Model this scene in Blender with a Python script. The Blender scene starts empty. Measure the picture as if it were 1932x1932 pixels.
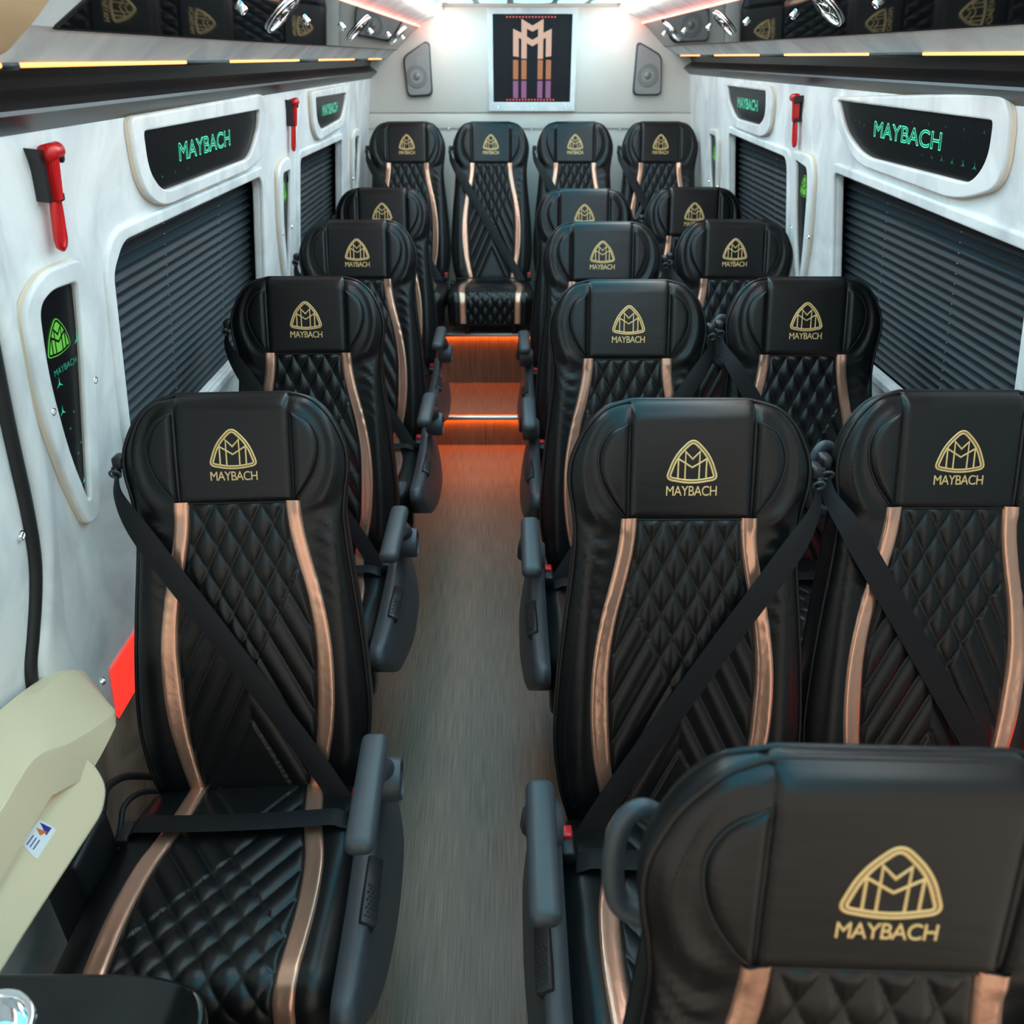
import bpy, bmesh, math, random
from mathutils import Vector, Matrix
random.seed(4)
C = bpy.context.scene.collection
SC = bpy.context.scene
PI = math.pi
# ------------------------------------------------------------------ camera, world, exposure
cam = bpy.data.cameras.new('camera'); camo = bpy.data.objects.new('camera', cam); C.objects.link(camo)
camo.location = (0, 0, 1.70)
PITCH = math.atan(859 / 1550); YAW = math.atan(6 / 1550 / math.cos(PITCH))
camo.rotation_euler = (PI / 2 - PITCH, 0, -YAW)
cam.sensor_width = 36; cam.lens = 36 * 1550 / 1932; cam.clip_start = .02
cam.dof.use_dof = True; cam.dof.focus_distance = 1.75; cam.dof.aperture_fstop = 5.0
SC.camera = camo
SC.view_settings.view_transform = 'Standard'; SC.view_settings.look = 'None'
SC.view_settings.gamma = 1; SC.view_settings.use_curve_mapping = False
SC.view_settings.exposure = 0.40
world = bpy.data.worlds.new('daylight'); SC.world = world; world.use_nodes = True
bg = world.node_tree.nodes['Background']
bg.inputs[0].default_value = (1.0, .88, .74, 1); bg.inputs[1].default_value = 0.95
CEIL_EMIT = 3.2; TUBE_EMIT = 15.0

# ------------------------------------------------------------------ materials
def mat(name, col, rough=.5, metal=0, spec=.5, emit=None, estr=0, coat=0, ior=None):
    m = bpy.data.materials.new(name); m.use_nodes = True
    b = m.node_tree.nodes['Principled BSDF']
    b.inputs['Base Color'].default_value = (*col, 1); b.inputs['Roughness'].default_value = rough
    b.inputs['Metallic'].default_value = metal; b.inputs['Specular IOR Level'].default_value = spec
    if ior: b.inputs['IOR'].default_value = ior
    if coat: b.inputs['Coat Weight'].default_value = coat; b.inputs['Coat Roughness'].default_value = .05
    if emit: b.inputs['Emission Color'].default_value = (*emit, 1); b.inputs['Emission Strength'].default_value = estr
    return m
def nodes(m): return m.node_tree.nodes, m.node_tree.links, m.node_tree.nodes['Principled BSDF']
def bump(m, scale=(300, 300, 300), strength=.1, dist=.001, detail=3, coord='Object', kind='noise'):
    N, L, b = nodes(m)
    tc = N.new('ShaderNodeTexCoord'); mp = N.new('ShaderNodeMapping'); mp.inputs['Scale'].default_value = scale
    L.new(tc.outputs[coord], mp.inputs['Vector'])
    if kind == 'voronoi':
        nz = N.new('ShaderNodeTexVoronoi'); nz.inputs['Scale'].default_value = 1; out = nz.outputs['Distance']
    else:
        nz = N.new('ShaderNodeTexNoise'); nz.inputs['Scale'].default_value = 1; nz.inputs['Detail'].default_value = detail; out = nz.outputs['Fac']
    L.new(mp.outputs['Vector'], nz.inputs['Vector'])
    bp = N.new('ShaderNodeBump'); bp.inputs['Strength'].default_value = strength; bp.inputs['Distance'].default_value = dist
    L.new(out, bp.inputs['Height'])
    old = b.inputs['Normal'].links
    if old: L.new(old[0].from_socket, bp.inputs['Normal'])
    L.new(bp.outputs['Normal'], b.inputs['Normal'])
    return m
def mottle(m, c1, c2, scale=(3, 3, 3), detail=6, lo=.35, hi=.65, distortion=.6, rough=.55):
    N, L, b = nodes(m)
    tc = N.new('ShaderNodeTexCoord'); mp = N.new('ShaderNodeMapping'); mp.inputs['Scale'].default_value = scale
    nz = N.new('ShaderNodeTexNoise'); nz.inputs['Scale'].default_value = 1; nz.inputs['Detail'].default_value = detail
    nz.inputs['Roughness'].default_value = rough; nz.inputs['Distortion'].default_value = distortion
    r = N.new('ShaderNodeValToRGB'); r.color_ramp.elements[0].position = lo; r.color_ramp.elements[1].position = hi
    r.color_ramp.elements[0].color = (*c1, 1); r.color_ramp.elements[1].color = (*c2, 1)
    L.new(tc.outputs['Object'], mp.inputs['Vector']); L.new(mp.outputs['Vector'], nz.inputs['Vector'])
    L.new(nz.outputs['Fac'], r.inputs['Fac']); L.new(r.outputs['Color'], b.inputs['Base Color'])
    return m
M = {}
M['leather'] = bump(bump(mat('black_leather', (.0045, .0047, .0053), .35, spec=.38), (420, 420, 420), .12, .0006, kind='voronoi'), (9, 9, 30), .10, .01, 2)
M['rose'] = bump(bump(mat('rose_gold_leather', (.72, .405, .29), .29, metal=.82), (60, 25, 45), .22, .004, 2), (500, 500, 500), .06, .0005)
M['seam'] = mat('seam_black', (.006, .006, .007), .6)
M['gold'] = bump(mat('gold_thread', (.80, .54, .23), .5, metal=.25), (900, 900, 900), .3, .0006)
M['belt'] = bump(mat('belt_webbing', (.006, .006, .0075), .58, spec=.3), (30, 1400, 30), .15, .0004)
M['plastic'] = bump(mat('grey_plastic', (.042, .050, .058), .45), (700, 700, 700), .10, .0004)
M['black'] = mat('black_plastic', (.012, .012, .014), .42)
M['rubber'] = mat('black_rubber', (.012, .012, .013), .6)
M['redp'] = mat('red_plastic', (.62, .012, .014), .32)
M['chrome'] = mat('chrome', (.88, .89, .90), .07, metal=1)
M['alu'] = mat('aluminium', (.75, .76, .78), .28, metal=1)
M['suede'] = bump(mottle(mat('white_suede', (.7, .7, .7), .85, spec=.15), (.58, .585, .585), (.84, .83, .805), (5, 5, 3.6), 7, .28, .60, 1.1), (160, 160, 160), .06, .001)
M['shadesuede'] = bump(mottle(mat('shaded_brown_suede', (.3, .2, .15), .85, spec=.15), (.20, .135, .095), (.42, .31, .23), (7, 7, 4), 6, .3, .65, .9), (160, 160, 160), .06, .001)  # suede of the lower wall with its shade mixed into the colour
M['edge'] = mat('cream_edge', (.74, .62, .48), .6)
M['cream'] = bump(mottle(mat('cream_leather', (.7, .66, .6), .6), (.70, .655, .59), (.76, .715, .65), (2, 2, 2), 3, .3, .7), (220, 220, 220), .1, .0008, kind='voronoi')
M['creamp'] = bump(mat('cream_plastic', (.75, .62, .41), .42), (500, 500, 500), .06, .0005)
M['tan'] = bump(mat('tan_suede', (.70, .46, .26), .8, spec=.2), (200, 200, 200), .1, .001)
M['slat'] = mat('slate_fabric', (.0085, .014, .018), .55, spec=.4)
M['rail'] = mat('charcoal_vinyl', (.009, .010, .012), .33)
M['gloss'] = mat('black_acrylic', (.007, .007, .008), .03, spec=.5, ior=1.9)
M['signblack'] = mat('sign_black', (.005, .006, .008), .30, spec=.22)
M['console'] = mat('console_black', (.006, .006, .006), .06, ior=1.42)
M['matte'] = mat('matte_black', (.012, .010, .012), .55, spec=.2)
M['green'] = mat('green_light', (.02, .3, .16), .4, emit=(.03, .62, .33), estr=.55)
M['greenline'] = mat('green_line', (.02, .4, .2), .4, emit=(.10, .62, .42), estr=.75)
M['lime'] = mat('lime_light', (.02, .08, .02), .4, emit=(.12, .50, .05), estr=.72)
M['dimgreen'] = mat('dim_green_print', (.02, .22, .13), .4, emit=(.02, .42, .22), estr=.25)
M['amber'] = mat('amber_led', (1, .5, .1), .4, emit=(1, .36, .12), estr=1.35)
M['orange'] = mat('orange_led', (1, .3, .04), .4, emit=(1, .17, .012), estr=50.0)
M['redled'] = mat('red_led', (1, .1, .08), .4, emit=(1, .15, .10), estr=5.5)
M['floorred'] = mat('red_led_low', (1, .05, .03), .4, emit=(1, .045, .03), estr=.7)
M['tube'] = mat('white_tube', (1, 1, 1), .4, emit=(1, .97, .93), estr=TUBE_EMIT)
M['panel'] = mat('cyan_light_panel', (.1, .15, .18), .2, emit=(.13, .60, .80), estr=CEIL_EMIT)
M['grille'] = bump(mat('speaker_grille', (.30, .29, .28), .40, metal=.3), (900, 900, 900), .5, .001, kind='voronoi')
M['cone'] = mat('speaker_cone', (.20, .195, .19), .40)
M['mmlight'] = mat('sign_peach', (.02, .02, .02), .4, emit=(.78, .50, .36), estr=.62)
M['mmbrown'] = mat('sign_amber', (.02, .02, .02), .4, emit=(.60, .22, .06), estr=.5)
M['mmpurple'] = mat('sign_purple', (.02, .02, .02), .4, emit=(.36, .12, .34), estr=.5)
M['signred'] = mat('sign_red_dots', (.5, .05, .05), .4, emit=(.9, .12, .1), estr=.8)
M['paper'] = mat('white_paper', (.8, .8, .8), .6)
M['navy'] = mat('navy_print', (.02, .03, .25), .5)
M['orangep'] = mat('orange_print', (.65, .16, .03), .5)
M['ceil'] = mat('ceiling_frame', (.50, .42, .36), .5)
def vinyl():
    m = mat('brown_vinyl', (.15, .12, .1), .42, spec=.4); N, L, b = nodes(m)
    tc = N.new('ShaderNodeTexCoord'); mp = N.new('ShaderNodeMapping'); mp.inputs['Scale'].default_value = (420, 7, 7)
    nz = N.new('ShaderNodeTexNoise'); nz.inputs['Scale'].default_value = 1; nz.inputs['Detail'].default_value = 4
    r = N.new('ShaderNodeValToRGB'); r.color_ramp.elements[0].position = .30; r.color_ramp.elements[1].position = .70
    r.color_ramp.elements[0].color = (.095, .062, .042, 1); r.color_ramp.elements[1].color = (.230, .155, .104, 1)
    L.new(tc.outputs['Object'], mp.inputs['Vector']); L.new(mp.outputs['Vector'], nz.inputs['Vector'])
    L.new(nz.outputs['Fac'], r.inputs['Fac']); L.new(r.outputs['Color'], b.inputs['Base Color'])
    bp = N.new('ShaderNodeBump'); bp.inputs['Strength'].default_value = .15; bp.inputs['Distance'].default_value = .0006
    L.new(nz.outputs['Fac'], bp.inputs['Height']); L.new(bp.outputs['Normal'], b.inputs['Normal'])
    return m
M['vinyl'] = vinyl()

# ------------------------------------------------------------------ helpers
def mesh(name, v, f, m, smooth=True):
    me = bpy.data.meshes.new(name); me.from_pydata([tuple(p) for p in v], [], f); me.update()
    if m: me.materials.append(M[m] if isinstance(m, str) else m)
    if smooth: me.polygons.foreach_set('use_smooth', [True] * len(me.polygons))
    return me
def obj(name, me, parent=None, **props):
    o = bpy.data.objects.new(name, me); C.objects.link(o)
    if parent: o.parent = parent
    for k, val in props.items(): o[k] = val
    return o
def thing(name, label, cat, loc=(0, 0, 0), group=None):
    o = bpy.data.objects.new(name, None); C.objects.link(o); o.location = loc; o.empty_display_size = .05
    o['label'] = label; o['category'] = cat
    if group: o['group'] = group
    return o
class MB:
    def __init__(s): s.v = []; s.f = []
    def add(s, v, f):
        n = len(s.v); s.v += [tuple(p) for p in v]; s.f += [tuple(i + n for i in q) for q in f]
    def box(s, c, d, bev=0, seg=2, rot=None):
        bm = bmesh.new(); bmesh.ops.create_cube(bm, size=1); bmesh.ops.scale(bm, vec=d, verts=bm.verts)
        if bev: bmesh.ops.bevel(bm, geom=bm.edges[:], offset=bev, segments=seg, affect='EDGES', profile=.5)
        mx = Matrix.Translation(c) @ (rot.to_4x4() if rot else Matrix())
        bm.verts.index_update()
        s.add([mx @ v.co for v in bm.verts], [[v.index for v in f.verts] for f in bm.faces]); bm.free()
    def tube(s, pts, r, n=8, closed=False, flat=1):
        pts = [Vector(p) for p in pts]; m = len(pts); rings = []
        up = None
        for i, p in enumerate(pts):
            a = pts[(i - 1) % m] if (closed or i > 0) else p; b = pts[(i + 1) % m] if (closed or i < m - 1) else p
            t = (b - a).normalized()
            if up is None:
                up = Vector((0, 0, 1)) if abs(t.z) < .9 else Vector((1, 0, 0))
            u = (up - t * up.dot(t)).normalized(); w = t.cross(u); up = u
            rr = r[i] if isinstance(r, (list, tuple)) else r
            rings.append([p + u * math.cos(2 * PI * k / n) * rr + w * math.sin(2 * PI * k / n) * rr * flat for k in range(n)])
        v = [q for g in rings for q in g]; f = []
        for i in range(m if closed else m - 1):
            for k in range(n):
                f.append((i * n + k, i * n + (k + 1) % n, ((i + 1) % m) * n + (k + 1) % n, ((i + 1) % m) * n + k))
        if not closed: f.append(tuple(range(n - 1, -1, -1))); f.append(tuple((m - 1) * n + k for k in range(n)))
        s.add(v, f)
    def cyl(s, a, b, r, n=20, r2=None): s.tube([a, b], [r, r2 if r2 is not None else r], n)
    def lathe(s, prof, mx, n=32):   # prof: (radius, height) along local z
        v = [mx @ Vector((r * math.cos(2 * PI * k / n), r * math.sin(2 * PI * k / n), h)) for r, h in prof for k in range(n)]
        f = [(i * n + k, i * n + (k + 1) % n, (i + 1) * n + (k + 1) % n, (i + 1) * n + k) for i in range(len(prof) - 1) for k in range(n)]
        s.add(v, f)
    def prism(s, poly, axis_fn, t0, t1):   # poly 2d, axis_fn(u,v,t)->xyz
        n = len(poly)
        s.add([axis_fn(u, w, t0) for u, w in poly] + [axis_fn(u, w, t1) for u, w in poly],
              [tuple(range(n))[::-1], tuple(range(n, 2 * n))] + [(i, (i + 1) % n, n + (i + 1) % n, n + i) for i in range(n)])
    def me(s, name, m, smooth=True, fix=True):
        me = mesh(name, s.v, s.f, m, smooth)
        if fix:
            bm = bmesh.new(); bm.from_mesh(me); bmesh.ops.recalc_face_normals(bm, faces=bm.faces); bm.to_mesh(me); bm.free()
        return me
def sharp(me, deg=35):
    me.set_sharp_from_angle(angle=math.radians(deg)); return me
def rounded(pts, r, n=5):
    out = []; m = len(pts)
    for i, p in enumerate(pts):
        p = Vector(p[:2]); a = Vector(pts[i - 1][:2]); b = Vector(pts[(i + 1) % m][:2])
        rr = pts[i][2] if len(pts[i]) > 2 else r
        da, db = (a - p), (b - p); la, lb = da.length, db.length
        q = min(rr, la * .49, lb * .49)
        if q < 1e-5: out.append(tuple(p)); continue
        s, e = p + da / la * q, p + db / lb * q
        for k in range(n + 1):
            t = k / n; out.append(tuple(s * (1 - t) ** 2 + p * 2 * t * (1 - t) + e * t * t))
    return out
def to_mesh_data(cu):
    o = bpy.data.objects.new('tmp', cu); C.objects.link(o); dg = bpy.context.evaluated_depsgraph_get()
    me = bpy.data.meshes.new_from_object(o.evaluated_get(dg)); bpy.data.objects.remove(o)
    v = [x.co.copy() for x in me.vertices]; f = [tuple(p.vertices) for p in me.polygons]
    bpy.data.meshes.remove(me); return v, f
def plate(outline, holes=(), depth=.005, bev=0, seg=3):   # local u,v in plane, w thickness: 0..2*depth+2*bev
    cu = bpy.data.curves.new('p', 'CURVE'); cu.dimensions = '2D'; cu.fill_mode = 'BOTH'
    for poly in [outline] + list(holes):
        sp = cu.splines.new('POLY'); sp.points.add(len(poly) - 1); sp.use_cyclic_u = True
        for q, p in zip(sp.points, poly): q.co = (p[0], p[1], 0, 1)
    cu.extrude = depth; cu.bevel_depth = bev; cu.bevel_resolution = seg; cu.offset = -bev
    v, f = to_mesh_data(cu); bpy.data.curves.remove(cu)
    return [Vector((p.x, p.y, p.z + depth + bev)) for p in v], f
def text_data(body, size, extrude=0, spacing=1.0):
    cu = bpy.data.curves.new('t', 'FONT'); cu.body = body; cu.size = size; cu.align_x = 'CENTER'; cu.extrude = extrude
    cu.space_character = spacing; cu.resolution_u = 6
    v, f = to_mesh_data(cu); bpy.data.curves.remove(cu); return v, f
def ribbon_loops(v, f, wid):    # outline ribbons of a flat filled mesh
    from collections import Counter
    e = Counter(); 
    for q in f:
        for i in range(len(q)): e[frozenset((q[i], q[(i + 1) % len(q)]))] += 1
    key = lambda p: (round(p.x, 5), round(p.y, 5))
    # merge by position
    ids = {}; pos = []
    mp = []
    for p in v:
        k = key(p)
        if k not in ids: ids[k] = len(pos); pos.append(Vector((p.x, p.y)))
        mp.append(ids[k])
    e = Counter()
    for q in f:
        q = [mp[i] for i in q]
        for i in range(len(q)):
            a, b = q[i], q[(i + 1) % len(q)]
            if a != b: e[frozenset((a, b))] += 1
    V = []; F = []
    for k, c in e.items():
        if c != 1: continue
        a, b = [pos[i] for i in k]; d = b - a
        if d.length < 1e-6: continue
        d.normalize(); n = Vector((-d.y, d.x)) * wid / 2; ex = d * wid * .4
        b0 = len(V); V += [a - ex - n, b + ex - n, b + ex + n, a - ex + n]; F.append((b0, b0 + 1, b0 + 2, b0 + 3))
    return [Vector((p.x, p.y, 0)) for p in V], F
def stroke(pts, wid, closed=False):      # flat mitred stroke, returns 3 verts per point (left, centre, right)
    pts = [Vector(p) for p in pts]; m = len(pts); rows = []
    for i, p in enumerate(pts):
        a = pts[(i - 1) % m] if (closed or i) else None; b = pts[(i + 1) % m] if (closed or i < m - 1) else None
        d1 = (p - a).normalized() if a is not None else (b - p).normalized()
        d2 = (b - p).normalized() if b is not None else d1
        n1 = Vector((-d1.y, d1.x)); n2 = Vector((-d2.y, d2.x)); n = (n1 + n2)
        n = n.normalized() if n.length > 1e-6 else n1
        k = min(2.0, 1 / max(.35, n.dot(n1)))
        rows.append((p + n * wid / 2 * k, p, p - n * wid / 2 * k))
    return rows
def sm(a, b, x):
    t = max(0, min(1, (x - a) / (b - a))); return t * t * (3 - 2 * t)
def interp(tab, x):      # catmull-rom through (x,y) table
    if x <= tab[0][0]: return tab[0][1]
    if x >= tab[-1][0]: return tab[-1][1]
    for i in range(len(tab) - 1):
        if x <= tab[i + 1][0]:
            x0, y0 = tab[i]; x1, y1 = tab[i + 1]
            ya = tab[i - 1] if i else (2 * x0 - x1, 2 * y0 - y1); yb = tab[i + 2] if i + 2 < len(tab) else (2 * x1 - x0, 2 * y1 - y0)
            m0 = (y1 - ya[1]) / (x1 - ya[0]); m1 = (yb[1] - y0) / (yb[0] - x0); h = x1 - x0; t = (x - x0) / h
            return (2*t**3 - 3*t*t + 1)*y0 + (t**3 - 2*t*t + t)*h*m0 + (-2*t**3 + 3*t*t)*y1 + (t**3 - t*t)*h*m1
def smoothpts(P, n=8):
    ts = list(range(len(P))); tabs = [[(i, p[j]) for i, p in enumerate(P)] for j in range(len(P[0]))]
    return [tuple(interp(tb, (len(P) - 1) * k / (n * (len(P) - 1))) for tb in tabs) for k in range(n * (len(P) - 1) + 1)]
def grid(rows):
    nv = len(rows[0]); v = [p for r in rows for p in r]
    f = [(i * nv + j, i * nv + j + 1, (i + 1) * nv + j + 1, (i + 1) * nv + j) for i in range(len(rows) - 1) for j in range(nv - 1)]
    return v, f

# ------------------------------------------------------------------ emblem artwork (unit width 1, height .83)
def emblem_tri(k):      # rounded bulging triangle, inset by k
    A, B, D = Vector((0, .83)), Vector((-.5, .13)), Vector((.5, .13))
    pts = []
    def arc(p, q, bul):
        mid = (p + q) / 2; d = (q - p); n = Vector((d.y, -d.x)).normalized(); return p, mid + n * bul, q
    corners = [(-.5, .13), (0, .83), (.5, .13)]
    # use control polygon with side midpoints pushed out, then round
    poly = [(-.50 + .0, .06, .13), (-.335, .555, .3), (0, .90, .16), (.335, .555, .3), (.50, .06, .13), (0, -.035, .5)]
    pl = rounded(poly, .1, 7)
    if k:
        rows = stroke(pl, 2 * k, True)
        c = Vector((0, .35))
        pl = [min((r[0], r[2]), key=lambda q: (q - c).length) for r in rows]
    return [(p[0], p[1]) for p in pl]
M_TALL = [(-.135, .07), (-.135, .62), (0, .47), (.135, .62), (.135, .07)]
M_WIDE = [(-.27, .09), (-.27, .475), (0, .30), (.27, .475), (.27, .09)]
EMBLEM = [(emblem_tri(0), True), (emblem_tri(.052), True), (M_TALL, False), (M_WIDE, False)]

# ------------------------------------------------------------------ seat surfaces
RC = math.radians(17); ZC = .425; LT = .79; SEAM = .587
A_TAB = [(-.03, .200), (.0, .208), (.05, .222), (.14, .234), (.25, .230), (.37, .219), (.47, .207), (.55, .201), (.60, .206), (.65, .214), (.69, .211), (.727, .196), (.75, .182), (.77, .163), (.783, .143), (.79, .118)]
def a_of(L): return interp(A_TAB, L)
def T_of(L):
    t = max(0, (L - (LT - .03)) / .03); b = max(0, (.02 - L) / .05)
    return math.sqrt(max(0, 1 - t * t * .80)) * math.sqrt(max(0, 1 - b * b * .6))
def mid(L): return -.05 + .023 * sm(.50, .66, L)
def hbk(L): return .044 - .023 * sm(.50, .66, L)
def hf(x, L):
    a = a_of(L); T = T_of(L); u = min(1, abs(x) / a)
    h = mid(L) * (1 - T * (1 - u ** 5) ** .2)
    bol = .015 * math.exp(-((abs(x) - .192) / .034) ** 2) * (1 - sm(.50, .60, L)) * sm(-.03, .06, L)
    if L > .55:
        r = math.hypot((abs(x) - .109) / .056, (L - .680) / .084); mk = sm(.100, .118, abs(x)) * sm(.555, .60, L) * (1 - sm(.775, .79, L))
        bol += mk * (.013 * math.exp(-((r - 1.42) / .24) ** 2) - .005 * math.exp(-((r - 1.86) / .10) ** 2) + .007 * sm(1.2, .9, r))
    h += bol * (1 - u ** 8)
    w = sm(.13, .16, abs(x)) * (1 - u ** 6)
    env = math.exp(-((L - .525) / .035) ** 2) + .5 * math.exp(-((L - .43) / .05) ** 2)
    h += w * env * .0052 * math.sin(L * 190 + abs(x) * 40 * (1 if x > 0 else -1.3) + 9 * math.sin(x * 31))
    return h
def SB(x, L, h): return Vector((x, math.sin(RC) * L - math.cos(RC) * h, ZC + math.cos(RC) * L + math.sin(RC) * h))
TI = math.radians(4.5); CF = .415; CR = .05
def cpath(s):
    if s < CF: return (-s * math.cos(TI), s * math.sin(TI)), (math.sin(TI), math.cos(TI))
    y0, z0 = -CF * math.cos(TI), CF * math.sin(TI); arc = CR * math.radians(88)
    cy, cz = y0 - math.sin(TI) * CR, z0 - math.cos(TI) * CR
    ang = min(s - CF, arc) / CR + 0
    na = PI / 2 - TI + 0
    th = -TI + ang           # normal rotates from up toward -y
    ny, nz = -math.sin(th), math.cos(th)
    y, z = cy + ny * CR, cz + nz * CR
    if s - CF > arc:
        e = s - CF - arc; ty, tz = -math.cos(th), -math.sin(th); y += ty * e; z += tz * e
    return (y, z), (ny, nz)
def SCU(x, s, h):
    (y, z), (ny, nz) = cpath(s); return Vector((x, y + ny * h, ZC + z + nz * h))
CA = [(-.06, .205), (0, .215), (.08, .228), (.3, .234), (.45, .228), (.62, .222)]
def hc(x, s):
    a = interp(CA, s); u = min(1, abs(x) / a); h = -.05 + .05 * (1 - u ** 5) ** .2
    h += .013 * math.exp(-((abs(x) - .195) / .032) ** 2) * (1 - u ** 8) * sm(.0, .08, s)
    return h - .03 * sm(.0, -.06, s)
def edgepuff(d, w): t = max(0, min(1, d / w)); return math.sqrt(1 - (1 - t) ** 2)

def shell(S, hfun, afun, svals, hback, name, thick_T=None, midf=lambda s: -.05):
    rows = []
    for s in svals:
        a = afun(s); r = []
        for k in range(57):
            ph = -PI / 2 + PI * k / 56; x = a * math.sin(ph); r.append(S(x, s, hfun(x, s)))
        T = thick_T(s) if thick_T else 1
        for k in range(1, 24):
            ph = PI / 2 - PI * k / 24; u = math.sin(ph); x = a * u
            r.append(S(x, s, midf(s) - hback(s) * T * (1 - abs(u) ** 5) ** .2))
        rows.append(r)
    n = len(rows[0]); v = [p for r in rows for p in r]
    f = [(i * n + j, i * n + (j + 1) % n, (i + 1) * n + (j + 1) % n, (i + 1) * n + j) for i in range(len(rows) - 1) for j in range(n)]
    f.append(tuple(range(n))[::-1]); f.append(tuple((len(rows) - 1) * n + j for j in range(n)))
    mb = MB(); mb.add(v, f); return mb.me(name, 'leather')
LV = [-.03 + .03 * k / 4 for k in range(4)] + [.0 + .74 * k / 80 for k in range(80)] + [.74 + .05 * math.sin(PI / 2 * k / 16) for k in range(17)]
SV = [-.06 + k * .02 for k in range(3)] + [k * .415 / 28 for k in range(28)] + [.415 + k * .08 / 10 for k in range(11)] + [.52, .55, .58, .60]
STR_B = [(-.03, .118), (0, .120), (.06, .133), (.13, .145), (.22, .151), (.31, .150), (.40, .138), (.48, .120), (.54, .109), (.60, .105)]
STR_C = [(-.03, .116), (0, .118), (.1, .130), (.2, .150), (.3, .156), (.4, .152), (.47, .146), (.6, .143)]
def strip_w(L): return .0155 + .003 * math.exp(-((L - .2) / .12) ** 2)
def patch(S, hbase, s0, s1, ns, nx, xl, xr, hoff, name, m, srow=None):
    rows = []
    for i in range(ns + 1):
        s = s0 + (s1 - s0) * i / ns if srow is None else srow(i / ns)
        l, r = xl(s), xr(s); row = []
        for j in range(nx + 1):
            x = l + (r - l) * j / nx; row.append(S(x, s, hbase(x, s) + hoff(x, s, l, r)))
        rows.append(row)
    v, f = grid(rows); mb = MB(); mb.add(v, f); return mb.me(name, m)
def quilt(apex, k, hd, amp, s1, s0):
    def q(x, s, l, r):
        A = (s + k * x - apex) / hd; B = (s - k * x - apex) / hd
        fa = abs(math.sin(PI * A)) ** .5; fb = abs(math.sin(PI * B)) ** .5
        ia, ib = A >= 0, B >= 0
        if ia and ib: h = fa * fb
        elif ia: h = fa if A > 0 else 1
        elif ib: h = fb
        elif A > -2 and x > 0 and False: h = 1
        else:
            # lower triangle: three fading stripes on the left, smooth in the middle
            h = 1 - .0 if x > 0 else 1
            if x > 0 and A > -1: h = fa
            if x <= 0 and B > -3: h = fb
            t = min(-A, -B); h = h * (1 - sm(.9, 1.2, t)) + sm(.9, 1.2, t)
        e = edgepuff(min(x - l, r - x, s1 - s, s - s0 + .01), .012)
        return -.002 + amp * h * e + .0015 * e
    return q
MESHES = {}
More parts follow.
